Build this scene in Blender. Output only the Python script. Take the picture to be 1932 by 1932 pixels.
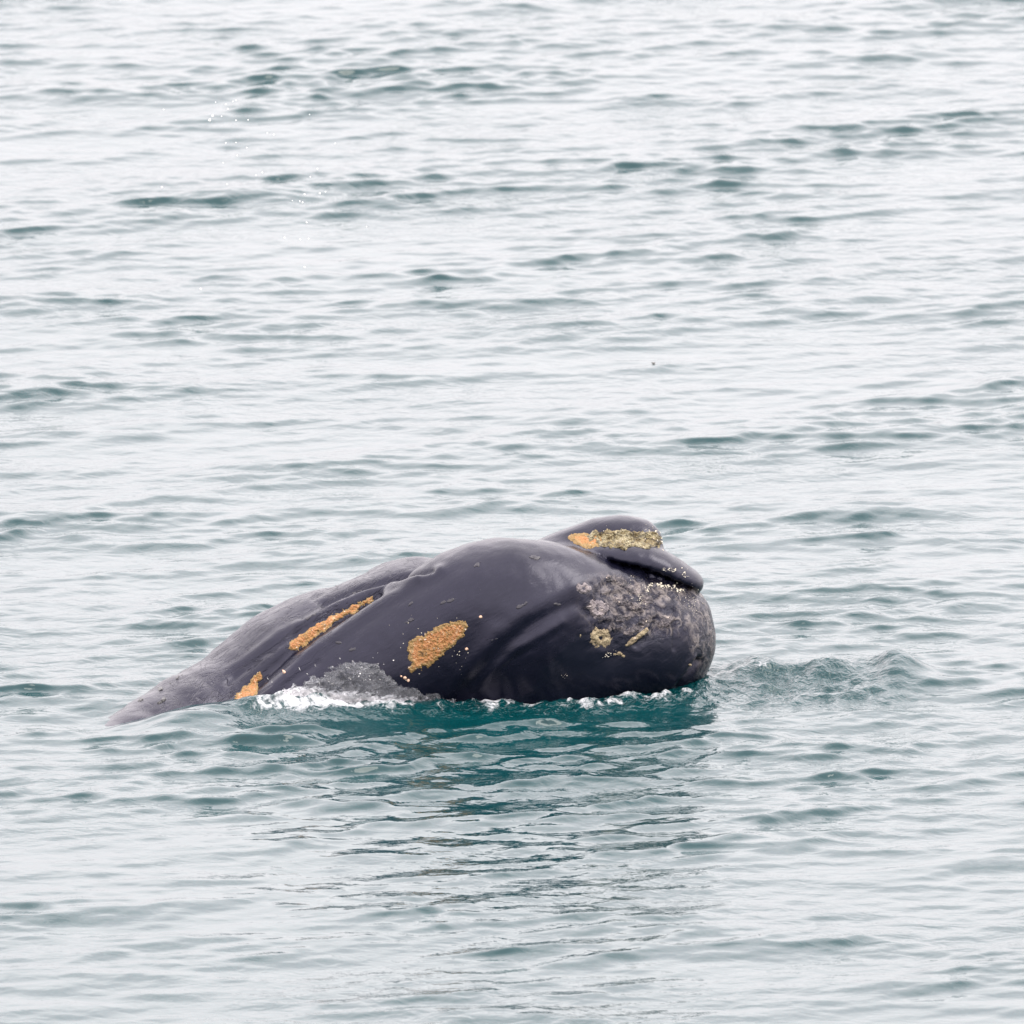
import bpy, bmesh, math, random
import numpy as np
from mathutils import Vector, Matrix
from mathutils.bvhtree import BVHTree

for o in list(bpy.data.objects):
    bpy.data.objects.remove(o)
scene = bpy.context.scene
col = scene.collection
rng = np.random.default_rng(7)
random.seed(7)

# ------------------------------------------------------------------ camera
DIST = 130.0                      # metres from the lens to the whale's waterline
DEP = math.radians(11.0)          # depression of the line of sight to the whale
HALF = math.radians(1.675)         # half field of view
S = DIST * math.tan(HALF) / 966   # metres per reference unit (photo read on a 1932 unit grid)
PITCH = DEP - math.atan((1330 - 966) / 966 * math.tan(HALF))
CAM = Vector((0, -DIST * math.cos(DEP), DIST * math.sin(DEP)))
cam_data = bpy.data.cameras.new('camera')
cam = bpy.data.objects.new('camera', cam_data)
col.objects.link(cam)
cam.location = CAM
cam.rotation_euler = (math.pi / 2 - PITCH, 0, 0)
cam_data.sensor_width = 36
cam_data.lens = 18 / math.tan(HALF)
cam_data.clip_start = 0.5
cam_data.clip_end = 20000
cam_data.dof.use_dof = True
cam_data.dof.focus_distance = DIST + 0.4
cam_data.dof.aperture_fstop = 4.8
scene.camera = cam

# ------------------------------------------------------------------ world, sun, exposure
SUN_ELEV = math.radians(52)
SUN_AZ = math.radians(88)         # compass angle, clockwise from +Y (away from the camera)
world = bpy.data.worlds.new('World')
scene.world = world
world.use_nodes = True
wn = world.node_tree
wn.nodes.clear()
out = wn.nodes.new('ShaderNodeOutputWorld')
bg = wn.nodes.new('ShaderNodeBackground')
sky = wn.nodes.new('ShaderNodeTexSky')
sky.sky_type = 'NISHITA'
sky.sun_disc = False
sky.sun_elevation = SUN_ELEV
sky.sun_rotation = SUN_AZ
sky.dust_density = 4.0
sky.air_density = 1.0
hsv = wn.nodes.new('ShaderNodeHueSaturation')
hsv.inputs['Saturation'].default_value = 0.25
wn.links.new(sky.outputs['Color'], hsv.inputs['Color'])
# a thin bright overcast veil over the clear sky
tc = wn.nodes.new('ShaderNodeTexCoord')
mp = wn.nodes.new('ShaderNodeMapping')
mp.inputs['Scale'].default_value = (1, 1, 4)
wn.links.new(tc.outputs['Generated'], mp.inputs['Vector'])
nz = wn.nodes.new('ShaderNodeTexNoise')
nz.inputs['Scale'].default_value = 4.5
nz.inputs['Detail'].default_value = 6
wn.links.new(mp.outputs['Vector'], nz.inputs['Vector'])
cr = wn.nodes.new('ShaderNodeValToRGB')
cr.color_ramp.elements[0].position = 0.36
cr.color_ramp.elements[0].color = (0.84, 0.775, 0.815, 1)
cr.color_ramp.elements[1].position = 0.62
cr.color_ramp.elements[1].color = (1.04, 0.975, 0.995, 1)
wn.links.new(nz.outputs['Fac'], cr.inputs['Fac'])
veil = wn.nodes.new('ShaderNodeMix')
veil.data_type = 'RGBA'
veil.blend_type = 'MULTIPLY'
veil.inputs['Factor'].default_value = 1.0
veil.inputs['B'].default_value = (8.0, 8.0, 8.0, 1)
sep = wn.nodes.new('ShaderNodeSeparateXYZ')
wn.links.new(tc.outputs['Generated'], sep.inputs['Vector'])
zr = wn.nodes.new('ShaderNodeMapRange')
zr.inputs['From Min'].default_value = 0.0; zr.inputs['From Max'].default_value = 0.6
zr.inputs['To Min'].default_value = 0.75; zr.inputs['To Max'].default_value = 1.9
wn.links.new(sep.outputs['Z'], zr.inputs['Value'])
zm = wn.nodes.new('ShaderNodeVectorMath'); zm.operation = 'SCALE'
wn.links.new(cr.outputs['Color'], zm.inputs[0]); wn.links.new(zr.outputs['Result'], zm.inputs['Scale'])
wn.links.new(zm.outputs['Vector'], veil.inputs['A'])
mix = wn.nodes.new('ShaderNodeMix')
mix.data_type = 'RGBA'
mix.inputs['Factor'].default_value = 0.85
wn.links.new(hsv.outputs['Color'], mix.inputs['A'])
wn.links.new(veil.outputs['Result'], mix.inputs['B'])
wn.links.new(mix.outputs['Result'], bg.inputs['Color'])
bg.inputs['Strength'].default_value = 0.1
wn.links.new(bg.outputs['Background'], out.inputs['Surface'])

sun_data = bpy.data.lights.new('sun', 'SUN')
sun_data.energy = 0.6
sun_data.angle = math.radians(30)
sun_data.color = (1.0, 0.94, 0.84)
sun = bpy.data.objects.new('sun', sun_data)
col.objects.link(sun)
sdir = Vector((math.sin(SUN_AZ) * math.cos(SUN_ELEV), math.cos(SUN_AZ) * math.cos(SUN_ELEV), math.sin(SUN_ELEV)))
sun.rotation_euler = sdir.to_track_quat('Z', 'Y').to_euler()
sun.location = (0, 0, 60)

scene.view_settings.view_transform = 'Standard'
scene.view_settings.look = 'None'
scene.view_settings.exposure = 1.62
scene.view_settings.gamma = 1.0
scene.view_settings.use_curve_mapping = False
scene.render.engine = 'CYCLES'
scene.cycles.max_bounces = 6

# ------------------------------------------------------------------ helpers
CAM_ROT = cam.rotation_euler.to_matrix()
def ray(px, py):
    d = Vector(((px - 966) / 966 * math.tan(HALF), (966 - py) / 966 * math.tan(HALF), -1))
    return (CAM_ROT @ d).normalized()

def at_depth(px, py, Y):
    """point of the scene at depth Y (metres beyond the reference line) seen at px, py"""
    d = ray(px, py)
    t = (Y - CAM.y) / d.y
    return CAM + d * t

def on_water(px, py, z=0.0):
    d = ray(px, py)
    t = (z - CAM.z) / d.z
    return CAM + d * t

def link(name, me, mat=None, parent=None):
    o = bpy.data.objects.new(name, me)
    col.objects.link(o)
    if mat: me.materials.append(mat)
    if parent: o.parent = parent
    return o

def mesh_np(name, v, f, smooth=True):
    me = bpy.data.meshes.new(name)
    v = np.asarray(v, dtype=np.float32); f = np.asarray(f, dtype=np.int32)
    k = f.shape[1]
    me.vertices.add(len(v)); me.vertices.foreach_set('co', v.ravel())
    me.loops.add(f.size); me.loops.foreach_set('vertex_index', f.ravel())
    me.polygons.add(len(f)); me.polygons.foreach_set('loop_start', np.arange(0, f.size, k, dtype=np.int32))
    me.polygons.foreach_set('use_smooth', np.full(len(f), smooth))
    me.update(calc_edges=True)
    return me

def attr(me, name, val):
    a = me.attributes.new(name, 'FLOAT', 'POINT')
    a.data.foreach_set('value', np.asarray(val, dtype=np.float32))

_perm = rng.random((64, 64, 64)).astype(np.float32)
def vnoise(p):
    """smooth value noise, p (n,3) -> -1..1"""
    p = np.asarray(p, dtype=np.float32)
    i = np.floor(p).astype(np.int32); f = p - i
    f = f * f * f * (f * (f * 6 - 15) + 10)
    r = 0
    for a in (0, 1):
        wa = f[:, 0] if a else 1 - f[:, 0]
        for b in (0, 1):
            wb = f[:, 1] if b else 1 - f[:, 1]
            for c in (0, 1):
                wc = f[:, 2] if c else 1 - f[:, 2]
                r = r + wa * wb * wc * _perm[(i[:, 0] + a) & 63, (i[:, 1] + b) & 63, (i[:, 2] + c) & 63]
    return r * 2 - 1

def fbm(p, oct=4, gain=0.5):
    r = 0; a = 1.0
    p = np.asarray(p, dtype=np.float32)
    for k in range(oct):
        r = r + a * vnoise(p + 11.7 * k); p = p * 2.03; a *= gain
    return r

def sstep(a, b, x):
    t = np.clip((x - a) / (b - a), 0, 1)
    return t * t * (3 - 2 * t)

# ------------------------------------------------------------------ material helpers
class NT:
    def __init__(self, name):
        self.m = bpy.data.materials.new(name); self.m.use_nodes = True
        self.t = self.m.node_tree; self.t.nodes.clear()
        self.o = self.t.nodes.new('ShaderNodeOutputMaterial')
    def n(self, typ, **kw):
        nd = self.t.nodes.new('ShaderNode' + typ)
        for k, v in kw.items():
            if hasattr(nd, k): setattr(nd, k, v)
        return nd
    def l(self, a, b): self.t.links.new(a, b)
    def noise(self, vec, scale, detail=4, rough=0.5, dist=0.0):
        nd = self.n('TexNoise'); nd.inputs['Scale'].default_value = scale
        nd.inputs['Detail'].default_value = detail; nd.inputs['Roughness'].default_value = rough
        nd.inputs['Distortion'].default_value = dist
        if vec is not None: self.l(vec, nd.inputs['Vector'])
        return nd.outputs['Fac']
    def mapped(self, scale=(1, 1, 1), rot=(0, 0, 0)):
        c = self.n('TexCoord'); m = self.n('Mapping')
        m.inputs['Scale'].default_value = scale; m.inputs['Rotation'].default_value = rot
        self.l(c.outputs['Object'], m.inputs['Vector']); return m.outputs['Vector']
    def along(self, scale, tilt):
        c = self.n('TexCoord'); m = self.n('Mapping'); m.vector_type = 'TEXTURE'
        m.inputs['Scale'].default_value = scale; m.inputs['Rotation'].default_value = (0, -math.radians(tilt), 0.25)
        self.l(c.outputs['Object'], m.inputs['Vector']); return m.outputs['Vector']
    def ramp(self, fac, stops):
        r = self.n('ValToRGB'); e = r.color_ramp.elements
        while len(e) < len(stops): e.new(0.5)
        for el, (p, c) in zip(e, stops):
            el.position = p; el.color = (*c, 1) if len(c) == 3 else c
        self.l(fac, r.inputs['Fac']); return r.outputs['Color']
    def mix(self, fac, a, b, blend='MIX'):
        m = self.n('Mix', data_type='RGBA', blend_type=blend)
        for s, v in (('Factor', fac), ('A', a), ('B', b)):
            if isinstance(v, (int, float)): m.inputs[s].default_value = v
            elif isinstance(v, tuple): m.inputs[s].default_value = (*v, 1)
            else: self.l(v, m.inputs[s])
        return m.outputs['Result']
    def math(self, op, a, b=0.0, clamp=False):
        m = self.n('Math', operation=op, use_clamp=clamp)
        for k, v in ((0, a), (1, b)):
            if isinstance(v, (int, float)): m.inputs[k].default_value = v
            else: self.l(v, m.inputs[k])
        return m.outputs[0]
    def attr(self, name):
        a = self.n('Attribute'); a.attribute_name = name; return a.outputs['Fac']
    def bump(self, h, dist, strength=1.0, prev=None):
        b = self.n('Bump'); b.inputs['Distance'].default_value = dist
        if isinstance(strength, (int, float)): b.inputs['Strength'].default_value = strength
        else: self.l(strength, b.inputs['Strength'])
        self.l(h, b.inputs['Height'])
        if prev is not None: self.l(prev, b.inputs['Normal'])
        return b.outputs['Normal']
    def principled(self, color, rough, normal=None, ior=1.45, **kw):
        p = self.n('BsdfPrincipled')
        for s, v in (('Base Color', color), ('Roughness', rough)):
            if isinstance(v, (int, float)): p.inputs[s].default_value = v
            elif isinstance(v, tuple): p.inputs[s].default_value = (*v, 1)
            else: self.l(v, p.inputs[s])
        p.inputs['IOR'].default_value = ior
        if normal is not None: self.l(normal, p.inputs['Normal'])
        for k, v in kw.items(): p.inputs[k.replace('_', ' ')].default_value = v
        self.l(p.outputs[0], self.o.inputs['Surface']); return p

# sea water
w = NT('sea_water')
v1 = w.mapped((1, 1.3, 1)); v2 = w.mapped((1.0, 1.0, 1), (0, 0, 0.5))
calm = w.noise(v1, 0.22, 2)
rough_a = w.attr('churn')
n1 = w.noise(v1, 5.0, 3, 0.45, 0.6)
n2 = w.noise(v2, 22.0, 2, 0.5, 0.4)
n3 = w.noise(w.mapped((1, 1.2, 1), (0, 0, -0.4)), 13.0, 2, 0.5, 0.5)
cs = w.ramp(calm, [(0.35, (0.3,) * 3), (0.65, (1,) * 3)])
b1 = w.bump(n1, 0.018, cs)
b1 = w.bump(n3, 0.004, cs, b1)
b2 = w.bump(n2, 0.05, w.math('MULTIPLY', rough_a, 0.8), b1)
foam_n = w.noise(w.mapped((1, 0.6, 1)), 16.0, 6, 0.65, 0.8)
foam = w.math('MULTIPLY', w.attr('foam'), 1.0)
fmask = w.ramp(w.math('ADD', foam, w.math('MULTIPLY', w.math('SUBTRACT', foam_n, 0.5), w.math('MULTIPLY', foam, 3.0, True))), [(0.48, (0,) * 3), (0.78, (1,) * 3)])
wcol = w.mix(fmask, (0.0002, 0.026, 0.029), (0.52, 0.53, 0.54))
wr = w.mix(fmask, (0.035,) * 3, (0.55,) * 3)
w.principled(wcol, wr, b2, 1.333)
M_WATER = w.m

# whale skin
w = NT('whale_skin')
ov = w.mapped((1, 1, 1)); st = w.along((2.0, 0.8, 0.5), 30)
big = w.noise(ov, 1.7, 4); fine = w.noise(st, 26, 5, 0.6, 0.4); vfine = w.noise(ov, 95, 3, 0.6)
base = w.ramp(big, [(0.3, (0.0022, 0.0026, 0.0070)), (0.7, (0.0055, 0.0055, 0.0130))])
base = w.mix(w.ramp(fine, [(0.45, (0,) * 3), (0.75, (0.3,) * 3)]), base, (0.013, 0.0125, 0.022))
pale_n = w.noise(ov, 13, 6, 0.68, 0.7)
pale = w.math('MULTIPLY', w.attr('pale'), w.ramp(pale_n, [(0.47, (0,) * 3), (0.63, (1,) * 3)]))
palec = w.mix(w.noise(ov, 6, 3), (0.055, 0.050, 0.056), (0.23, 0.20, 0.17))
base = w.mix(pale, base, palec)
dk = w.ramp(w.math('ADD', w.attr('dark'), w.math('MULTIPLY', w.math('SUBTRACT', w.noise(ov, 9, 6, 0.7), 0.5), 1.3)),
            [(0.44, (0,) * 3), (0.60, (1,) * 3)])
base = w.mix(dk, base, (0.003, 0.004, 0.009))
rgh = w.mix(dk, w.ramp(w.noise(ov, 7, 4), [(0.3, (0.17,) * 3), (0.7, (0.33,) * 3)]), (0.16,) * 3)
b1 = w.bump(fine, 0.006, 0.4)
b2 = w.bump(vfine, 0.0012, 0.2, b1)
b3 = w.bump(pale_n, 0.035, w.math('MULTIPLY', w.attr('pale'), 0.9), b2)
wr_n = w.noise(w.along((2.8, 0.8, 0.33), 33), 9, 5, 0.62, 0.9)
b4 = w.bump(wr_n, 0.016, w.math('MULTIPLY', w.attr('wrinkle'), 0.3), b3)
wr_l = w.ramp(w.math('ABSOLUTE', w.math('SUBTRACT', w.noise(w.along((3.2, 1.0, 0.42), 34), 6, 4, 0.6, 0.7), 0.5)), [(0.0, (0,) * 3), (0.035, (1,) * 3)])
b4 = w.bump(wr_l, 0.008, w.math('MULTIPLY', w.attr('wrinkle'), 0.55), b4)
w.principled(base, rgh, b4, 1.38, Specular_Tint=(0.82, 0.82, 1.0, 1))
M_SKIN = w.m

w = NT('skin_flake')
w.principled((0.012, 0.011, 0.017), 0.3, w.bump(w.noise(w.mapped(), 60, 3), 0.004, 0.6))
M_FLAKE = w.m
w = NT('black_flake')
w.principled((0.0015, 0.0015, 0.002), 0.25, w.bump(w.noise(w.mapped(), 60, 3), 0.004, 0.6))
M_BLACK = w.m

def crust(name, stops, bs=0.7, rim=None, cracks=False):
    w = NT(name)
    v = w.mapped()
    a = w.noise(v, 13, 4, 0.65, 0.5); b = w.noise(v, 70, 4, 0.65)
    vo = w.n('TexVoronoi'); vo.inputs['Scale'].default_value = 80; w.l(v, vo.inputs['Vector'])
    h = w.math('ADD', w.math('MULTIPLY', a, 0.62), w.math('MULTIPLY', b, 0.38))
    c = w.ramp(h, stops)
    spk = w.ramp(w.noise(w.mapped((1.0, 1.0, 1.0), (0.3, 0.2, 0.1)), 42, 2, 0.5), [(0.68, (0,) * 3), (0.74, (1,) * 3)])
    if rim: c = w.mix(w.ramp(w.math('ADD', w.attr('core'), w.math('MULTIPLY', w.math('SUBTRACT', b, 0.5), 0.7)), [(0.25, (1,) * 3), (0.75, (0,) * 3)]), c, rim)
    c = w.mix(spk, c, (0.62, 0.52, 0.42))
    if cracks:
        ce = w.n('TexVoronoi', feature='DISTANCE_TO_EDGE'); ce.inputs['Scale'].default_value = 13
        w.l(w.along((1.6, 1, 0.8), 0), ce.inputs['Vector'])
        c = w.mix(w.ramp(w.math('ADD', ce.outputs['Distance'], w.math('MULTIPLY', b, 0.25)), [(0.10, (0.9,) * 3), (0.22, (0,) * 3)]), c, (0.05, 0.043, 0.03))
    nb = w.bump(b, 0.010, bs, w.bump(vo.outputs['Distance'], 0.012, bs))
    w.principled(c, 0.55, nb)
    return w.m
M_ORANGE = crust('orange_crust', [(0.36, (0.10, 0.055, 0.02)), (0.44, (0.27, 0.14, 0.04)), (0.52, (0.31, 0.12, 0.035)), (0.62, (0.38, 0.26, 0.14))], 0.55, (0.20, 0.125, 0.04))
M_YELLOW = crust('yellow_crust', [(0.38, (0.02, 0.018, 0.012)), (0.45, (0.15, 0.11, 0.045)), (0.54, (0.29, 0.25, 0.14)), (0.66, (0.42, 0.38, 0.27))], 1.0, None, True)
M_PALE = crust('pale_crust', [(0.40, (0.008, 0.0075, 0.011)), (0.50, (0.06, 0.051, 0.056)), (0.64, (0.22, 0.19, 0.17))])
M_RING = crust('pale_ring', [(0.36, (0.05, 0.045, 0.05)), (0.50, (0.15, 0.13, 0.135)), (0.64, (0.30, 0.26, 0.24))])
M_TAN = crust('tan_crust', [(0.36, (0.09, 0.07, 0.05)), (0.50, (0.24, 0.19, 0.11)), (0.64, (0.34, 0.29, 0.18))])
w = NT('lice_glint_shell'); w.principled((0.58, 0.54, 0.43), 0.35); M_LICE_GLINT = w.m
w = NT('pink_shell'); w.principled((0.50, 0.33, 0.23), 0.5); M_PINK = w.m

w = NT('churned_water')
v = w.mapped((1, 1, 1.0)); fn = w.noise(w.along((1.8, 0.9, 0.7), 24), 12, 7, 0.68, 1.2); fn2 = w.noise(v, 60, 3, 0.6)
fm = w.ramp(w.math('ADD', w.math('MULTIPLY', w.attr('foam'), 0.55), w.math('MULTIPLY', fn, 0.75)), [(0.44, (0,) * 3), (0.66, (1,) * 3)])
c = w.mix(fm, (0.75, 0.78, 0.82), (0.55, 0.55, 0.56))
w.principled(c, w.mix(fm, (0.06,) * 3, (0.40,) * 3), w.bump(fn2, 0.02, 0.9, w.bump(fn, 0.06, 0.9)), 1.333)
pn = [n for n in w.t.nodes if n.type == 'BSDF_PRINCIPLED'][0]
w.l(w.ramp(fm, [(0.0, (0.85,) * 3), (0.7, (0,) * 3)]), pn.inputs['Transmission Weight'])
M_CHURN = w.m
w = NT('spray_drop'); w.principled((0.95, 0.94, 0.90), 0.15); M_DROP = w.m  # white base colour stands in for the sun's glint on the drops
w = NT('weed'); w.principled((0.03, 0.022, 0.012), 0.4, w.bump(w.noise(w.mapped(), 40), 0.01)); M_WEED = w.m

# ------------------------------------------------------------------ whale body as one field
def ymid(px):
    return 0.84 + 0.12 * (px - 966) * S - 0.65 * max(0.0, (600 - px) / 330) ** 1.5

def sph(px, py, r, dy=0.0):
    Y = ymid(px) + dy
    p = at_depth(px, py, Y)
    return (p.x, p.y, p.z, r * S)

A = [sph(20, 1540, 72, -.10), sph(76, 1515, 74, -.12), sph(171, 1469, 82, -.14), sph(254, 1434, 94, -.06), sph(362, 1383, 110, .10), sph(455, 1362, 138, .2),
     sph(560, 1300, 158, .2), sph(668, 1237, 140, .22), sph(735, 1198, 124, .24), sph(797, 1180, 122, .25), sph(880, 1200, 120, .25), sph(1000, 1240, 130, .2)]
A2 = [sph(690, 1178, 82, .40), sph(735, 1158, 84, .41), sph(780, 1143, 86, .42), sph(850, 1160, 84, .42)]
B = [sph(380, 1510, 100, -.42), sph(520, 1392, 108, -.42), sph(618, 1320, 112, -.42), sph(690, 1282, 121, -.42), sph(764, 1245, 130, -.40), sph(850, 1203, 146, -.36), sph(920, 1180, 160, -.34),
     sph(985, 1174, 160, -.32), sph(1045, 1164, 135, -.28), sph(1096, 1152, 106, -.23), sph(1138, 1146, 80, -.18)]
C = [sph(700, 1540, 150, -.02), sph(830, 1430, 150, -.03), sph(950, 1330, 146, -.03), sph(1070, 1255, 142, .0), sph(1150, 1214, 140, .02), sph(1205, 1210, 136, .04), sph(1222, 1212, 120, .05)]
C2 = [sph(1105, 1172, 80, -.05), sph(1150, 1165, 88, -.03), sph(1205, 1172, 92, 0), sph(1255, 1183, 79, .03), sph(1268, 1215, 70, .03)]
C3 = [sph(1235, 1150, 56, 0), sph(1270, 1156, 50, 0), sph(1288, 1160, 45, 0)]
D1 = [sph(1000, 1068, 36, .22), sph(1045, 1045, 36, .22), sph(1085, 1030, 37, .22), sph(1130, 1017, 39, .22), sph(1172, 1014, 38, .20), sph(1205, 1016, 34, .18), sph(1220, 1026, 30, .16)]
D2 = [sph(960, 1090, 50, .08), sph(1060, 1058, 30, .05), sph(1120, 1051, 25, .02), sph(1175, 1051, 27, -.02), sph(1222, 1058, 28, -.03), sph(1260, 1073, 26, -.03), sph(1292, 1091, 22, -.02), sph(1309, 1102, 18, 0)]
SLIT = [sph(1115, 1044, 2, -.30), sph(1155, 1066, 4.5, -.30), sph(1200, 1075, 5, -.30), sph(1240, 1087, 4.2, -.30), sph(1280, 1104, 3.4, -.25), sph(1322, 1122, 2.6, -.2)]

def spline(pts, n=3):
    P = np.array(pts); P = np.concatenate([[2 * P[0] - P[1]], P, [2 * P[-1] - P[-2]]]); r = []
    for i in range(1, len(P) - 2):
        for k in range(n):
            t = k / n
            r.append(0.5 * (2 * P[i] + (P[i + 1] - P[i - 1]) * t + (2 * P[i - 1] - 5 * P[i] + 4 * P[i + 1] - P[i + 2]) * t * t + (3 * P[i] - P[i - 1] - 3 * P[i + 1] + P[i + 2]) * t ** 3))
    r.append(P[-2]); return [tuple(q) for q in r]
A, A2, B, C, C2, C3, D1, D2, SLIT = [spline(q, 2) for q in (A, A2, B, C, C2, C3, D1, D2, SLIT)]

H = 0.0145
lo = np.array([-3.7, -1.35, -0.75]); hi = np.array([1.75, 2.75, 1.55])
nx, ny, nz_ = [int(c) for c in np.ceil((hi - lo) / H)]
gx = (lo[0] + H * np.arange(nx)).astype(np.float32)[:, None, None]
gy = (lo[1] + H * np.arange(ny)).astype(np.float32)[None, :, None]
gz = (lo[2] + H * np.arange(nz_)).astype(np.float32)[None, None, :]

def chain(pts, ky, X, Y, Z):
    """swept spheres, stretched ky times across the body"""
    d = None
    for a, b in zip(pts[:-1], pts[1:]):
        ax, ay, az, ar = a; bx, by, bz, br = b
        vx, vy, vz = bx - ax, (by - ay) / ky, bz - az
        L2 = vx * vx + vy * vy + vz * vz
        qx = X - ax; qy = (Y - ay) / ky; qz = Z - az
        t = np.clip((qx * vx + qy * vy + qz * vz) / L2, 0, 1)
        e = np.sqrt((qx - t * vx) ** 2 + (qy - t * vy) ** 2 + (qz - t * vz) ** 2) - (ar + t * (br - ar))
        d = e if d is None else smin(d, e, 0.03)
    return d

def smin(a, b, k):
    h = np.clip(0.5 + 0.5 * (b - a) / k, 0, 1)
    return b + (a - b) * h - k * h * (1 - h)

def field(X, Y, Z):
    a = smin(chain(A, 1.2, X, Y, Z), chain(A2, 1.5, X, Y, Z), 0.09)
    b = chain(B, 0.85, X, Y, Z)
    c = smin(smin(chain(C, 1.25, X, Y, Z), chain(C2, 1.5, X, Y, Z), 0.10), chain(C3, 1.6, X, Y, Z), 0.06)
    m = smin(smin(a, b, 0.022), c, 0.17)
    d = smin(chain(D1, 1.3, X, Y, Z), chain(D2, 1.9, X, Y, Z), 0.06)
    # the upper jaw melts into the head at the back; a dark mouth slit parts it from the chin
    k = 0.012 + 0.05 * sstep(0.8, 0.3, X + 0 * Y + 0 * Z)
    m = smin(m, d, k)
    return -smin(-m, chain(SLIT, 8.0, X, Y, Z), 0.012)

def sample():
    """the field on the grid, worked out only in blocks the hide passes through"""
    F = np.ones((nx, ny, nz_), dtype=np.float32); n = 18; half = n * H * 0.5
    bx, by, bz = [np.arange(0, m, n) for m in (nx, ny, nz_)]
    cc = field(lo[0] + H * bx[:, None, None] + half, lo[1] + H * by[None, :, None] + half, lo[2] + H * bz[None, None, :] + half)
    F = np.sign(np.kron(cc, np.ones((n, n, n), dtype=np.float32))[:nx, :ny, :nz_]).astype(np.float32)
    for i, j, k in np.argwhere(np.abs(cc) < half * 1.8 + 0.02):
        sl = (slice(bx[i], min(bx[i] + n, nx)), slice(by[j], min(by[j] + n, ny)), slice(bz[k], min(bz[k] + n, nz_)))
        F[sl] = field(gx[sl[0]], gy[:, sl[1]], gz[:, :, sl[2]])
    return F

def surface_nets(F):
    sgn = F < 0
    cn = np.zeros((nx - 1, ny - 1, nz_ - 1), dtype=np.uint8)
    for a in (0, 1):
        for b in (0, 1):
            for c in (0, 1):
                cn += sgn[a:nx - 1 + a, b:ny - 1 + b, c:nz_ - 1 + c]
    act = (cn > 0) & (cn < 8)
    I = np.argwhere(act)
    idx = -np.ones(act.shape, dtype=np.int32); idx[act] = np.arange(len(I))
    pos = np.zeros((len(I), 3)); cnt = np.zeros(len(I))
    corners = [(a, b, c) for a in (0, 1) for b in (0, 1) for c in (0, 1)]
    for p in corners:
        for ax in range(3):
            if p[ax]: continue
            q = list(p); q[ax] = 1
            fa = F[I[:, 0] + p[0], I[:, 1] + p[1], I[:, 2] + p[2]]; fb = F[I[:, 0] + q[0], I[:, 1] + q[1], I[:, 2] + q[2]]
            cr_ = (fa < 0) != (fb < 0)
            t = np.where(cr_, fa / np.where(cr_, fa - fb, 1), 0)
            pt = np.tile(np.array(p, dtype=float), (len(I), 1)); pt[:, ax] = t
            pos[cr_] += pt[cr_]; cnt += cr_
    V = lo + H * (I + pos / cnt[:, None])
    quads = []
    for ax in range(3):
        s0 = [slice(1, -1)] * 3; s1 = [slice(1, -1)] * 3
        s0[ax] = slice(0, -1); s1[ax] = slice(1, None)
        ch = sgn[tuple(s0)] != sgn[tuple(s1)]
        E = np.argwhere(ch); flip = sgn[tuple(s0)][ch]
        base = E.copy()
        for k in range(3):
            if k != ax: base[:, k] += 1
        u, v_ = [(1, 2), (2, 0), (0, 1)][ax]
        def at(du, dv):
            J = base.copy(); J[:, u] += du; J[:, v_] += dv
            return idx[J[:, 0], J[:, 1], J[:, 2]]
        q = np.stack([at(-1, -1), at(0, -1), at(0, 0), at(-1, 0)], 1)
        q[~flip] = q[~flip][:, ::-1]
        quads.append(q)
    Q = np.concatenate(quads); Q = Q[(Q >= 0).all(1)]
    return V, Q

V, Q = surface_nets(sample())
def grad(V, e=0.006):
    g = np.zeros_like(V)
    for k in range(3):
        d = np.zeros(3); d[k] = e
        p = V + d
        g[:, k] = field(p[:, 0], p[:, 1], p[:, 2])
    f0 = field(V[:, 0], V[:, 1], V[:, 2])
    return (g - f0[:, None]) / e, f0
for it in range(2):
    g, f0 = grad(V)
    V = V - np.clip(f0 / np.maximum((g ** 2).sum(1), 0.05), -0.01, 0.01)[:, None] * g
E0 = np.concatenate([Q[:, [0, 1]], Q[:, [1, 2]], Q[:, [2, 3]], Q[:, [3, 0]]])
deg = np.bincount(E0[:, 0], minlength=len(V)) + np.bincount(E0[:, 1], minlength=len(V))
for it in range(8):
    acc = np.stack([np.bincount(E0[:, 0], V[E0[:, 1], k], len(V)) + np.bincount(E0[:, 1], V[E0[:, 0], k], len(V)) for k in range(3)], 1)
    V = V + (0.55 if it % 2 == 0 else -0.5) * (acc / np.maximum(deg, 1)[:, None] - V)
_px = 966 + V[:, 0] / S
sm = np.exp(-(((_px - 1055) / 70) ** 2 + ((V[:, 2] - 0.85) / 0.30) ** 2)) * (V[:, 1] < 1.0)
for it in range(60):
    acc = np.stack([np.bincount(E0[:, 0], V[E0[:, 1], k], len(V)) + np.bincount(E0[:, 1], V[E0[:, 0], k], len(V)) for k in range(3)], 1)
    V = V + (0.6 * sm)[:, None] * (acc / np.maximum(deg, 1)[:, None] - V)
N = g / (np.linalg.norm(g, axis=1)[:, None] + 1e-9)

# photo-unit coordinates of each vertex, for laying out folds, scars and pigment on the hide
RM = np.array(cam.rotation_euler.to_matrix())
def to_px(V):
    q = (V - np.array(CAM)) @ RM
    k = 966 / math.tan(HALF)
    return 966 + q[:, 0] / -q[:, 2] * k, 966 - q[:, 1] / -q[:, 2] * k
PX, PY = to_px(V)

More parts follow.
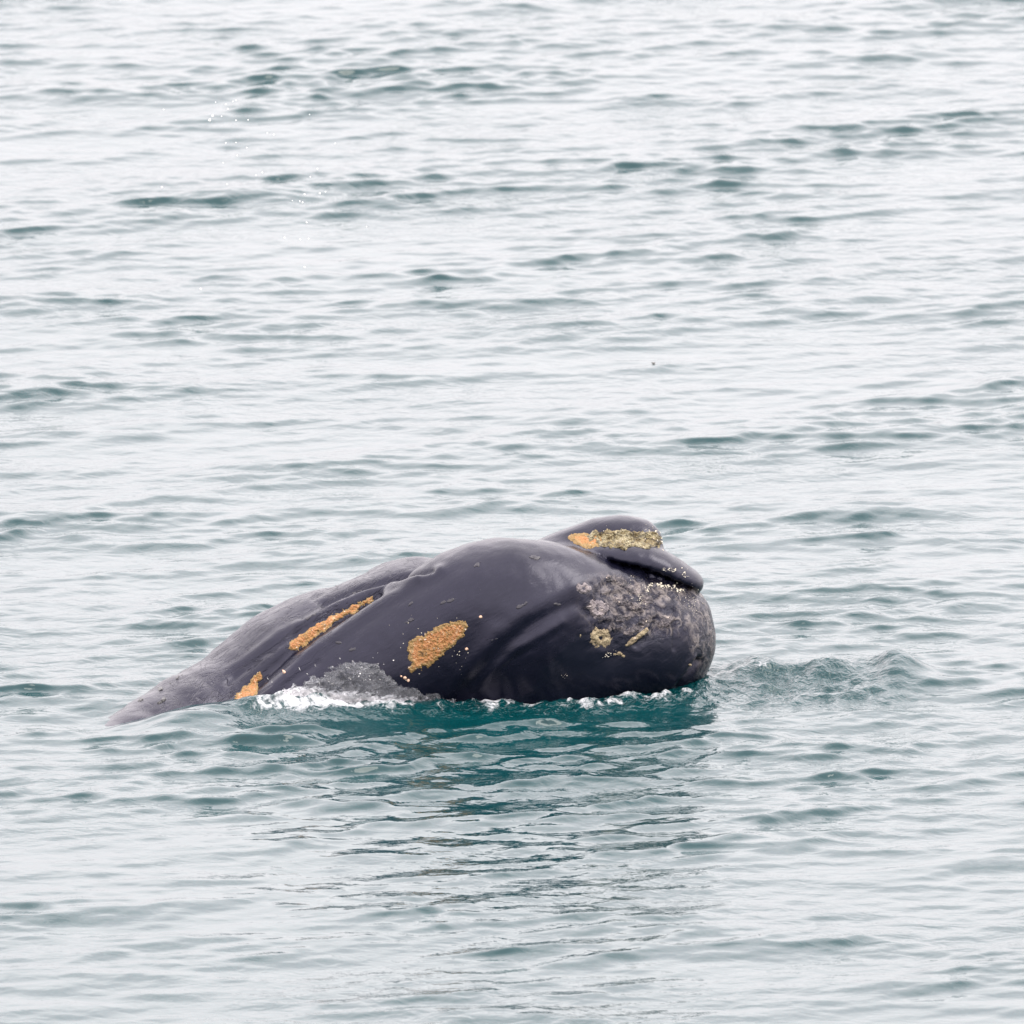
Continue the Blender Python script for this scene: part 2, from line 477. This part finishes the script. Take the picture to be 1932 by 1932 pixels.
def blob(cx, cy, rx, ry, rot=0.0):
    c, s = math.cos(rot), math.sin(rot)
    u = ((PX - cx) * c + (PY - cy) * s) / rx; v = (-(PX - cx) * s + (PY - cy) * c) / ry
    return np.exp(-(u * u + v * v))
def groove(pts, width):
    d = np.full(len(V), 1e9)
    for (x0, y0), (x1, y1) in zip(pts[:-1], pts[1:]):
        vx, vy = x1 - x0, y1 - y0
        t = np.clip(((PX - x0) * vx + (PY - y0) * vy) / (vx * vx + vy * vy), 0, 1)
        d = np.minimum(d, np.hypot(PX - x0 - t * vx, PY - y0 - t * vy))
    return np.exp(-(d / width) ** 2)

disp = 0.010 * fbm(V * 2.4, 2) + 0.004 * fbm(V * 7.0, 2)
lump = np.clip(blob(1185, 1145, 95, 62) * 1.3, 0, 1) * sstep(1080, 1100, PY) * sstep(1075, 1110, PX)
disp += lump * 0.022 * fbm(V * 9.0, 3) + 0.5 * lump * 0.02 * np.abs(fbm(V * np.array([5, 5, 15]), 2))
disp -= 0.024 * groove([(1222, 1086), (1238, 1118), (1243, 1160), (1234, 1190), (1200, 1215)], 7)
disp += 0.018 * groove([(1140, 1088), (1060, 1115), (980, 1160), (905, 1230), (845, 1310)], 18)
disp -= 0.010 * groove([(1085, 1140), (1010, 1172), (940, 1225), (880, 1300)], 11)
disp += 0.014 * groove([(1060, 1175), (975, 1222), (900, 1300)], 9)
disp -= 0.006 * groove([(1000, 1225), (940, 1262), (890, 1310)], 5)
disp -= 0.012 * groove([(1272, 1155), (1271, 1225)], 2.6)
disp -= 0.055 * groove([(1318, 1246), (1298, 1274), (1278, 1300)], 6)
disp += 0.015 * groove([(1308, 1240), (1288, 1268), (1268, 1294)], 7)
disp -= 0.040 * groove([(712, 1120), (690, 1134), (620, 1178), (550, 1226), (480, 1296)], 9)
disp += 0.028 * groove([(830, 1075), (730, 1130), (645, 1190), (580, 1236), (510, 1306)], 11)
disp -= 0.034 * groove([(815, 1078), (730, 1095), (670, 1112), (610, 1140)], 6)
disp += 0.022 * groove([(790, 1092), (700, 1112), (630, 1145), (560, 1185)], 8)
disp -= 0.016 * groove([(690, 1080), (630, 1100), (590, 1130)], 5)
disp -= 0.014 * groove([(640, 1150), (580, 1185), (500, 1235), (430, 1290)], 6)
disp -= 0.010 * groove([(600, 1250), (545, 1290), (520, 1320)], 6)
disp += 0.012 * groove([(560, 1175), (500, 1215), (430, 1265)], 8)
wr = np.clip(blob(470, 1250, 240, 75, -0.6) * 1.5 + blob(700, 1100, 110, 40, -0.4), 0, 1)
V = V + N * disp[:, None]

body_me = mesh_np('body', V, Q)
pale = np.clip(1.3 * blob(1180, 1140, 62, 58) + 1.2 * blob(1280, 1140, 55, 36, 0.4) + 1.3 * blob(1330, 1170, 20, 75) + 0.8 * blob(1240, 1190, 50, 26, -0.5) + 0.5 * blob(1312, 1103, 16, 12) + 0.6 * blob(1312, 1225, 16, 30, 0.3), 0, 1)  # last blob paints in the light on the low right chin face
attr(body_me, 'pale', pale * sstep(1075, 1092, PY - 0.2 * (PX - 1170).clip(0, 200)) * sstep(1080, 1105, PX))
dark = sstep(1000, 1110, PX + 0.9 * (PY - 1235)) * sstep(1150, 1215, PY - 0.1 * (PX - 1090).clip(0, 200)) * (1 - 0.9 * sstep(1285, 1320, PX))
attr(body_me, 'dark', dark)
attr(body_me, 'wrinkle', wr)

whale = bpy.data.objects.new('right_whale', None)
col.objects.link(whale)
whale.location = (0, 0, 0)
whale['label'] = 'dark slate whale with orange crusty patches lifting its blunt head out of the water'
whale['category'] = 'whale'
body = link('body', body_me, M_SKIN, whale)
body['label'] = 'dark wrinkled skin of the head and back'
bvh = BVHTree.FromPolygons([tuple(v) for v in V], [tuple(int(i) for i in q) for q in Q])

# ------------------------------------------------------------------ crusts and flakes that grow on the hide
def inside_dist(poly, x, y):
    """signed distance in photo units, positive inside"""
    n = len(poly); ins = np.zeros(len(x), bool); d = np.full(len(x), 1e9)
    for i in range(n):
        x0, y0 = poly[i]; x1, y1 = poly[(i + 1) % n]
        vx, vy = x1 - x0, y1 - y0
        t = np.clip(((x - x0) * vx + (y - y0) * vy) / (vx * vx + vy * vy + 1e-9), 0, 1)
        d = np.minimum(d, np.hypot(x - x0 - t * vx, y - y0 - t * vy))
        c = (y0 > y) != (y1 > y)
        ins ^= c & (x < (x1 - x0) * (y - y0) / (y1 - y0 + 1e-12) + x0)
    return np.where(ins, d, -d)

def crust_patch(name, poly, thick, mat, step=1.3, edge=4.0, ragged=2.5, lump=0.5, lscale=38, parent=whale, foam=False, sink=0.012, ring=None, core=16, grow=0.0):
    xs = [p[0] for p in poly]; ys = [p[1] for p in poly]
    gx_ = np.arange(min(xs) - 4, max(xs) + 4, step); gy_ = np.arange(min(ys) - 4, max(ys) + 4, step)
    X, Y = np.meshgrid(gx_, gy_); sh = X.shape
    x = X.ravel(); y = Y.ravel()
    sd = inside_dist(poly, x, y) + grow + ragged * fbm(np.stack([x * 0.09, y * 0.09, x * 0 + 3.3 + len(name)], 1), 3) + 0.35 * ragged * fbm(np.stack([x * 0.4, y * 0.4, x * 0 + 8.1], 1), 2)
    idx = -np.ones(len(x), int); pts = []; nor = []; keep = []
    for i in np.nonzero(sd > -step)[0]:
        h, n, f, dd = bvh.ray_cast(CAM, ray(x[i], y[i]))
        if h is None: continue
        if n.dot(ray(x[i], y[i])) > 0: n = -n
        idx[i] = len(pts); pts.append(h); nor.append(n); keep.append(i)
    if len(pts) < 4: return None
    P = np.array(pts); Nn = np.array(nor); sdk = sd[keep]
    prof = sstep(0, edge, sdk)
    g = fbm(P * lscale, 5 if foam else 3, 0.62 if foam else 0.5)
    off = thick * prof * (1 - lump + lump * (0.6 + 0.9 * g)) - sink * (1 - sstep(-step, step, sdk))
    if ring is not None:
        rr = np.hypot(x[keep] - ring[0], (y[keep] - ring[1])) / ring[2]
        off -= thick * 1.5 * np.exp(-(rr / 0.22) ** 2)
    P2 = P + Nn * off[:, None]
    idg = idx.reshape(sh)
    q = np.stack([idg[:-1, :-1], idg[1:, :-1], idg[1:, 1:], idg[:-1, 1:]], -1).reshape(-1, 4)
    q = q[(q >= 0).all(1)]
    # no skirts across a step in the hide
    e = np.linalg.norm(P[q[:, 0]] - P[q[:, 2]], axis=1); q = q[e < 0.16]
    if len(q) == 0: return None
    me = mesh_np(name, P2, q)
    attr(me, 'core', sstep(0, core, sdk))
    if foam: attr(me, 'foam', foam(x[keep], y[keep]))
    return link(name, me, mat, parent)

def ellipse(cx, cy, rx, ry, rot=0, n=20):
    c, s = math.cos(rot), math.sin(rot)
    return [(cx + rx * math.cos(a) * c - ry * math.sin(a) * s, cy + rx * math.cos(a) * s + ry * math.sin(a) * c) for a in [2 * math.pi * k / n for k in range(n)]]

o = crust_patch('callosity', [(768, 1228), (772, 1214), (788, 1202), (806, 1190), (822, 1182), (842, 1176), (862, 1173), (880, 1174), (885, 1184), (878, 1200), (862, 1212), (848, 1224), (838, 1236), (824, 1248), (808, 1258), (792, 1263), (776, 1266), (769, 1258), (776, 1248), (769, 1240)], 0.012, M_ORANGE, step=0.9, ragged=5, lscale=60)
o['label'] = 'large orange crusty patch on the cheek'
o = crust_patch('callosity', [(545, 1224), (552, 1210), (570, 1198), (590, 1184), (612, 1172), (640, 1158), (668, 1144), (694, 1130), (702, 1127), (698, 1135), (675, 1150), (650, 1162), (628, 1174), (606, 1190), (588, 1203), (570, 1218), (556, 1227)], 0.010, M_ORANGE, step=0.9, ragged=4.0, lscale=75, lump=0.4, core=7, grow=2.5)
o['label'] = 'long thin orange strip in the crease of the head'
o = crust_patch('callosity', [(428, 1338), (444, 1318), (456, 1302), (468, 1290), (480, 1276), (490, 1270), (494, 1276), (488, 1290), (484, 1306), (478, 1318), (468, 1330), (452, 1342), (440, 1350)], 0.010, M_ORANGE, step=0.9, ragged=4, lscale=70, core=9, grow=2)
o['label'] = 'small orange strip at the waterline'
o = crust_patch('callosity', [(1066, 1014), (1085, 1006), (1108, 1004), (1128, 1010), (1140, 1020), (1132, 1030), (1118, 1034), (1106, 1036), (1090, 1028), (1076, 1021)], 0.012, M_ORANGE, step=1.0, ragged=3.5)
o['label'] = 'orange end of the crust on the snout'
o = crust_patch('callosity', [(1100, 1010), (1118, 1004), (1150, 1001), (1180, 1001), (1212, 1004), (1235, 1006), (1245, 1014), (1252, 1024), (1246, 1032), (1225, 1034), (1205, 1034), (1180, 1037), (1150, 1034), (1128, 1031), (1112, 1024)], 0.020, M_YELLOW, step=0.9, edge=3.5, ragged=3.5, lump=0.7, lscale=42)
o['label'] = 'cracked yellow grey crust along the snout'

for cx, cy, rx, ry, m in ((1103, 1110, 13, 16, M_PALE), (1128, 1148, 22, 21, M_PALE), (1134, 1204, 23, 20, M_TAN)):
    o = crust_patch('barnacle_scar', ellipse(cx, cy, rx, ry, 0.3), 0.016, M_RING if m is M_PALE else m, step=1.0, edge=8, ragged=6, lump=0.6, ring=(cx, cy, rx))
for poly in ([(1178, 1216), (1196, 1200), (1212, 1188), (1222, 1182), (1224, 1190), (1210, 1204), (1192, 1218), (1180, 1222)],):
    crust_patch('callosity', poly, 0.02, M_TAN, ragged=1.6, step=1.0)
# ridged crusts of the chin
for cx, cy, rx, ry, rot in ((1165, 1098, 22, 9, 0.5), (1196, 1112, 24, 10, 0.6), (1180, 1135, 22, 8, 0.3), (1205, 1148, 22, 8, -0.1), (1178, 1166, 24, 8, -0.4), (1212, 1172, 20, 7, -0.5), (1160, 1186, 18, 6, -0.2), (1195, 1190, 22, 7, -0.5), (1222, 1130, 12, 12, 0.9), (1255, 1175, 18, 12, -0.5)):
    crust_patch('crust_ridge', ellipse(cx, cy, rx, ry, rot, 14), 0.014, M_PALE, step=1.1, edge=7, ragged=6, lump=0.6)
for cx, cy, rx, ry in ((1160, 1234, 5, 3), (1169, 1233, 6, 4), (1176, 1238, 4, 3), (1095, 1200, 2.5, 4), (907, 1164, 4, 4), (880, 1225, 3.5, 3.5), (764, 1279, 5, 4), (770, 1284, 4, 4), (757, 1276, 3, 3), (536, 1268, 3, 3), (1302, 1254, 4, 3)):
    crust_patch('barnacle', ellipse(cx, cy, rx, ry, 0.2, 10), 0.022, M_PINK if cx < 1000 else M_TAN, step=0.9, edge=2.5, ragged=1.0)

# pale whale lice, and pale grains standing in for wet glints along the lips
bm = bmesh.new()
def grain(px, py, r):
    h, n, f, dd = bvh.ray_cast(CAM, ray(px, py))
    if h is None: return
    g = bmesh.ops.create_icosphere(bm, subdivisions=1, radius=r * S)
    ang = random.random() * 6
    for v in g['verts']:
        v.co = Matrix.Rotation(ang, 3, n) @ Vector((v.co.x * 1.2, v.co.y, v.co.z * 0.8)) + h + n * r * S * 0.35
for (cx, cy, sx, sy, k, r) in ((1238, 1014, 3, 7, 10, 2.2), (1246, 1020, 3, 6, 8, 1.8), (1250, 1034, 4, 3, 6, 1.5), (1262, 1075, 7, 2, 10, 1.6), (1290, 1082, 3, 4, 7, 1.5), (1242, 1103, 3, 3, 5, 2.0), (1252, 1106, 3, 3, 6, 2.2), (1262, 1108, 3, 3, 6, 2.2), (1273, 1109, 3, 3, 6, 2.2), (1284, 1113, 4, 2, 7, 2.0), (1228, 1104, 3, 4, 5, 1.6), (1220, 1115, 3, 6, 8, 1.4), (1208, 1128, 3, 8, 10, 1.3), (1224, 1135, 2, 3, 5, 1.3), (1160, 1234, 8, 3, 10, 1.3), (1310, 1140, 12, 16, 22, 1.0), (1190, 1105, 12, 10, 16, 0.9), (1236, 1010, 14, 10, 18, 1.2), (1180, 1015, 30, 8, 20, 1.0), (825, 1220, 30, 20, 26, 1.2), (1062, 1276, 3, 2, 3, 1.0)):
    for i in range(int(k * 2.2)):
        grain(random.gauss(cx, sx * 1.15), random.gauss(cy, sy * 1.15), r * random.choice((0.35, 0.45, 0.6, 0.9)))
me = bpy.data.meshes.new('lice_and_glints'); bm.to_mesh(me); bm.free()
for p in me.polygons: p.use_smooth = True
o = link('lice_and_glints', me, M_LICE_GLINT, whale); o['kind'] = 'stuff'

# loose flakes of skin
for cx, cy, rx, ry, rot in ((836, 1138, 6, 2.5, -0.4), (850, 1132, 9, 3, -0.5), (774, 1140, 6, 4, -0.8), (772, 1172, 9, 3, -0.4), (877, 1115, 4, 2, -0.2), (906, 1113, 3.5, 2, -0.4),
                            (985, 1142, 11, 2.2, -0.5), (1052, 1140, 6, 2.5, 0.2), (930, 1208, 10, 2, -0.4), (640, 1213, 6, 2.5, 0.1), (664, 1226, 6, 2, -0.3), (680, 1115, 14, 2, -0.3), (650, 1098, 18, 2, -0.35), (590, 1160, 14, 2, -0.5),
                            (305, 1300, 26, 2, -0.55), (262, 1322, 8, 2, -0.5), (310, 1316, 12, 3.5, -0.8), (300, 1326, 6, 4, -0.3), (340, 1276, 10, 2, -0.5), (1012, 1052, 16, 3, 0.1), (905, 1062, 12, 2, -0.6)):
    crust_patch('skin_flake', ellipse(cx, cy, rx, ry, rot, 12), 0.008 if cx < 350 else 0.005, M_BLACK if cx < 350 else M_FLAKE, step=0.8, edge=1.6, ragged=2.0 + 0.12 * rx, lump=0.5, lscale=30)

# ------------------------------------------------------------------ the sea
def axis(f0, f1, step, far0, far1, grow=1.22):
    core = list(np.arange(f0, f1, step))
    a = []; s = step; x = f0
    while x > far0:
        s *= grow; x -= s; a.append(x)
    b = []; s = step; x = core[-1]
    while x < far1:
        s *= grow; x += s; b.append(x)
    return np.array(a[::-1] + core + b)
xs = axis(-6.2, 6.2, 0.031, -6000, 6000)
ynear = axis(-14.5, 6, 0.028, -6000, 6.0)
ynear = ynear[ynear <= 6]
yfar = axis(6.03, 43, 0.036, 6.0, 6000)
yfar = yfar[yfar > 6.0]
ys = np.concatenate([ynear, yfar])
GX, GY = np.meshgrid(xs, ys)
cellx = np.gradient(xs)[None, :]; celly = np.gradient(ys)[:, None]
cell = np.maximum(cellx, celly)
x0 = GX.astype(np.float32); y0 = GY.astype(np.float32)
hz = np.zeros_like(x0); dx_ = np.zeros_like(x0); dy_ = np.zeros_like(x0)
flat = np.stack([x0.ravel() * 0.16, y0.ravel() * 0.10, x0.ravel() * 0 + 5], 1)
ease = (1 - 0.22 * sstep(-2.0, -6.0, y0)).astype(np.float32)      # calmer towards the lens
gust = ease * (1.0 + 0.2 * fbm(flat, 2).reshape(x0.shape)).clip(0.8, 1.2)
flat2 = np.stack([x0.ravel() * 0.5, y0.ravel() * 0.3, x0.ravel() * 0 + 9], 1)
gust2 = ease * (0.96 * np.exp(0.38 * fbm(flat2, 2).reshape(x0.shape))).clip(0.5, 1.5)
lee = np.exp(-(((x0 + 0.3) / 3.2) ** 2 + ((y0 + 1.0) / 2.3) ** 2))      # sheltered slick about the whale
slap = np.exp(-(((x0 + 1.5) / 1.5) ** 2 + ((y0 + 1.4) / 1.3) ** 2)).astype(np.float32)   # short slop thrown back off the flank
slop = np.exp(-(((x0 - 0.2) / 3.0) ** 2 + ((y0 + 4.2) / 2.2) ** 2)).astype(np.float32)
bands = [(5.0, 8, 0.014, 0.5), (2.6, 16, 0.022, 0.6), (1.4, 26, 0.032, 0.5), (0.8, 34, 0.048, 0.55), (0.45, 38, 0.062, 0.6), (0.25, 36, 0.060, 0.7), (0.15, 26, 0.032, 0.85)]
for lam, cnt, slope, spread in bands:
    mod = gust if lam > 1 else gust2 * (0.5 + 0.5 * gust)
    fade = np.clip((lam / 3.0 - cell) / (lam / 6.0), 0, 1).astype(np.float32)
    if fade.max() <= 0: continue
    cols = np.nonzero(fade.max(0) > 0)[0]; rows = np.nonzero(fade.max(1) > 0)[0]
    sl = (slice(rows[0], rows[-1] + 1), slice(cols[0], cols[-1] + 1))
    xx = x0[sl]; yy = y0[sl]
    h = np.zeros_like(xx); ex = np.zeros_like(xx); ey = np.zeros_like(xx)
    chop = 0.9 if lam > 1 else 0.5
    for k in range(cnt):
        L = lam * 2 ** rng.uniform(-0.5, 0.5); th = -math.pi / 2 + 0.35 + rng.normal(0, spread)
        kk = 2 * math.pi / L; amp = slope * math.sqrt(2 / cnt) / kk
        cx, cy = math.cos(th), math.sin(th)
        ph = (kk * cx * xx + kk * cy * yy + rng.uniform(0, 6.28)).astype(np.float32)
        sn = np.sin(ph); cs = np.cos(ph)
        h += amp * cs; ex += -cx * amp * sn * chop; ey += -cy * amp * sn * chop
    m = fade[sl] * (mod[sl] * (1 - 0.6 * lee[sl]) + (1.0 if lam < 2 else 0.2) * lee[sl] + (0.8 if 0.2 < lam < 1 else 0.0) * slap[sl] + (0.35 if 0.2 < lam < 1 else 0.0) * slop[sl])
    hz[sl] += h * m; dx_[sl] += ex * m; dy_[sl] += ey * m

# short crests: peaked tops, steep fronts and long easy backs
sg = 0.022
hz = np.where(np.abs(x0) < 12, hz + 0.22 * np.clip(hz * hz / sg - sg, -sg, 3 * sg), hz).astype(np.float32)
dy_ -= 0.9 * np.clip(hz, -0.08, 0.1); dx_ += 0.35 * np.clip(hz, -0.08, 0.1)

# bow wave, wash and swell about the whale
def seg_d(pts):
    d = np.full(x0.shape, 1e9, dtype=np.float32); tt = np.zeros_like(d); n = len(pts) - 1
    for i, ((ax, ay), (bx, by)) in enumerate(zip(pts[:-1], pts[1:])):
        vx, vy = bx - ax, by - ay
        t = np.clip(((x0 - ax) * vx + (y0 - ay) * vy) / (vx * vx + vy * vy), 0, 1)
        e = np.hypot(x0 - ax - t * vx, y0 - ay - t * vy)
        tt = np.where(e < d, (i + t) / n, tt); d = np.minimum(d, e)
    return d, tt
def wl(*pp): return [tuple(on_water(*p)[:2]) for p in pp]
churn = np.zeros_like(x0); foam = np.zeros_like(x0)
small = np.hypot(x0 - 0.5, y0) < 6.5
nv = np.zeros_like(x0); nv2 = np.zeros_like(x0)
pp = np.stack([x0[small], y0[small], 0 * x0[small]], 1)
nv[small] = fbm(pp * np.array([7, 6, 1]), 3, 0.6)
nv2[small] = fbm(pp * np.array([16, 13, 1]) + 40, 2, 0.6)
d, t = seg_d(wl((1350, 1268), (1430, 1270), (1500, 1276), (1560, 1276), (1620, 1272), (1680, 1268), (1712, 1276)))
bow = np.exp(-(d / 0.26) ** 2) * (0.55 + 0.55 * np.cos((t - 0.86) * 9) ** 2)
hz += 0.11 * bow
d2, t2 = seg_d(wl((1690, 1276), (1680, 1288), (1650, 1300), (1600, 1314)))
hz += 0.11 * np.exp(-(d2 / 0.22) ** 2) * (1 - 0.8 * t2)
patch = np.clip(np.exp(-(((x0 - on_water(1500, 1290).x) / 0.85) ** 4 + ((y0 - on_water(1500, 1290).y) / 0.95) ** 4)), 0, 1)
hz += patch * (0.022 * nv + 0.010 * nv2)
churn = np.maximum(churn, 0.6 * patch)
# wash along the waterline, found where the hide meets the surface
bx = np.linspace(-3.4, 1.6, 101); yw = np.full(101, np.nan)
near0 = np.abs(V[:, 2]) < 0.03
for k in range(101):
    sel = near0 & (np.abs(V[:, 0] - bx[k]) < 0.04)
    if sel.any(): yw[k] = V[sel, 1].min()
okk = ~np.isnan(yw); yl = np.interp(x0, bx[okk], yw[okk]).astype(np.float32)
xend = bx[okk].max()
def px_m(p): return (p - 966) * S
win = lambda a, b, e: sstep(px_m(a) - e, px_m(a) + e, x0) * sstep(px_m(b) + e, px_m(b) - e, x0)
dy0 = y0 - yl
wash = np.exp(-((dy0 + 0.16) / 0.32) ** 2) * win(455, 800, 0.2)
hz += wash * (0.03 + 0.03 * nv + 0.014 * nv2); foam = np.maximum(foam, 0.66 * wash); churn = np.maximum(churn, wash)
wash2 = np.exp(-((dy0 + 0.22) / 0.36) ** 2) * win(800, 1345, 0.2)
hz += wash2 * (0.026 * nv + 0.014 * nv2 + 0.03); churn = np.maximum(churn, wash2)
foam = np.maximum(foam, wash2 * (0.38 + 0.26 * nv))
for (px, off, r, k) in ((930, -.12, 0.11, 0.85), (962, -.10, 0.10, 0.7), (1005, -.15, 0.10, 0.6), (1060, -.25, 0.08, 0.55), (1120, -.3, 0.09, 0.6), (1168, -.28, 0.09, 0.62), (1190, -.22, 0.07, 0.6), (1238, -.3, 0.08, 0.62), (1262, -.2, 0.07, 0.6), (640, -.1, 0.25, 0.75), (560, -.1, 0.25, 0.7), (720, -.1, 0.2, 0.65)):
    cx = px_m(px); cy = float(np.interp(cx, bx[okk], yw[okk])) + off
    g = np.exp(-(((x0 - cx) / r) ** 2 + ((y0 - cy) / (r * 1.5)) ** 2))
    foam = np.maximum(foam, k * g); hz += 0.04 * k * g
for (px, py, r, k) in ((1432, 1279, 0.10, 0.62), (1400, 1288, 0.25, 0.42), (1340, 1300, 0.3, 0.45), (1700, 1262, 0.12, 0.55)):
    c = on_water(px, py); g = np.exp(-(((x0 - c.x) / r) ** 2 + ((y0 - c.y) / (r * 1.5)) ** 2))
    foam = np.maximum(foam, k * g)
ridge = np.exp(-((y0 + 0.62 + 0.10 * np.sin(x0 * 1.9) - yl * 0.25) / 0.42) ** 2) * win(255, 800, 0.35)
hz += (0.035 + 0.05 * sstep(px_m(470), px_m(400), x0)) * ridge
c = on_water(390, 1350); hz += 0.03 * np.exp(-(((x0 - c.x) / 0.6) ** 2 + ((y0 - c.y) / 0.5) ** 2))
c = on_water(205, 1358); hz -= 0.05 * np.exp(-(((x0 - c.x) / 0.45) ** 2 + ((y0 - c.y) / 0.6) ** 2))

WV = np.stack([(x0 + dx_).ravel(), (y0 + dy_).ravel(), hz.ravel()], 1)
ny_, nx_ = x0.shape
ii = np.arange(ny_ * nx_).reshape(ny_, nx_)
WQ = np.stack([ii[:-1, :-1], ii[:-1, 1:], ii[1:, 1:], ii[1:, :-1]], -1).reshape(-1, 4)
sea_me = mesh_np('sea', WV, WQ)
attr(sea_me, 'foam', foam.ravel()); attr(sea_me, 'churn', churn.ravel())
sea = link('sea', sea_me, M_WATER)
sea['kind'] = 'structure'

# ------------------------------------------------------------------ white water tumbling over the shoulder of the whale
o = crust_patch('sea_foam', [(440, 1350), (478, 1336), (500, 1318), (530, 1304), (560, 1292), (590, 1278), (618, 1266), (640, 1254), (662, 1247), (690, 1246), (712, 1254), (728, 1270), (742, 1282), (770, 1296), (800, 1308), (850, 1318), (870, 1330), (840, 1350), (700, 1370), (560, 1372)],
                0.05, M_CHURN, step=1.4, edge=26, ragged=7, lump=0.7, lscale=10, parent=None,
                foam=lambda x, y: sstep(1290, 1335, y + 0.10 * (650 - x)) * 0.9)
o['kind'] = 'stuff'; o['label'] = 'grey and white churned water tumbling against the side of the whale'; o['category'] = 'foam'

# ------------------------------------------------------------------ drops of the blow still in the air
bm = bmesh.new()
zs = [(550, 240), (615, 253), (628, 282), (660, 235), (680, 228), (530, 327, 2.2), (588, 330), (511, 355, 2.2), (680, 355), (757, 353), (1150, 318), (218, 286), (922, 447), (880, 437), (615, 500), (680, 498), (748, 530), (688, 580), (598, 627), (848, 688), (808, 706), (622, 765), (1155, 716), (207, 783, 1.8), (1118, 828, 1.6), (1215, 823, 1.5), (1252, 812), (1040, 868), (1088, 872), (1106, 880, 1.4), (1131, 1009, 1.4), (990, 1106, 1.4), (1090, 1118, 1.6), (1145, 1112), (1515, 1035), (1118, 1295, 1.6), (455, 1433, 1.5), (1200, 665), (1313, 503)]
for q in zs:
    px = (300 + 0.3623 * q[0]) * 0.8149; py = (150 + 0.3623 * q[1]) * 0.8149
    c = at_depth(px, py, 0.3 + random.uniform(-0.8, 1.6))
    r = (q[2] if len(q) > 2 else 1.0) * 0.0040 * random.uniform(0.85, 1.15)
    g = bmesh.ops.create_icosphere(bm, subdivisions=2, radius=r)
    for v in g['verts']:
        v.co = Vector((v.co.x, v.co.y, v.co.z * 1.15)) + c
for k in range(34):
    px = random.gauss(650, 60); py = 1290 - (px - 560) * 0.16 + random.gauss(0, 14)
    h, n, f, dd = bvh.ray_cast(CAM, ray(px, py))
    if h is None: continue
    g = bmesh.ops.create_icosphere(bm, subdivisions=1, radius=random.uniform(0.002, 0.005))
    for v in g['verts']: v.co = v.co + h + n * random.uniform(0.07, 0.13)
me = bpy.data.meshes.new('water_spray'); bm.to_mesh(me); bm.free()
for p in me.polygons: p.use_smooth = True
o = link('water_spray', me, M_DROP); o['kind'] = 'stuff'; o['label'] = 'scatter of tiny white water drops hanging in the air'; o['category'] = 'spray'

# ------------------------------------------------------------------ a scrap of weed afloat
c = on_water(1233, 684)
bm = bmesh.new()
bmesh.ops.create_icosphere(bm, subdivisions=3, radius=1)
for v in bm.verts:
    k = 1 + 0.35 * math.sin(5 * v.co.x + 2 * v.co.y) * math.cos(4 * v.co.y)
    v.co = Vector((v.co.x * 0.014 * k, v.co.y * 0.02 * k, v.co.z * 0.006 * k + 0.012 * v.co.x ** 2))
me = bpy.data.meshes.new('seaweed_scrap'); bm.to_mesh(me); bm.free()
for p in me.polygons: p.use_smooth = True
o = link('seaweed_scrap', me, M_WEED)
i = np.argmin((WV[:, 0] - c.x) ** 2 + (WV[:, 1] - c.y) ** 2)
o.location = (c.x, c.y, float(WV[i, 2]) + 0.002)
o['label'] = 'tiny dark scrap of weed afloat alone on open water'; o['category'] = 'seaweed'
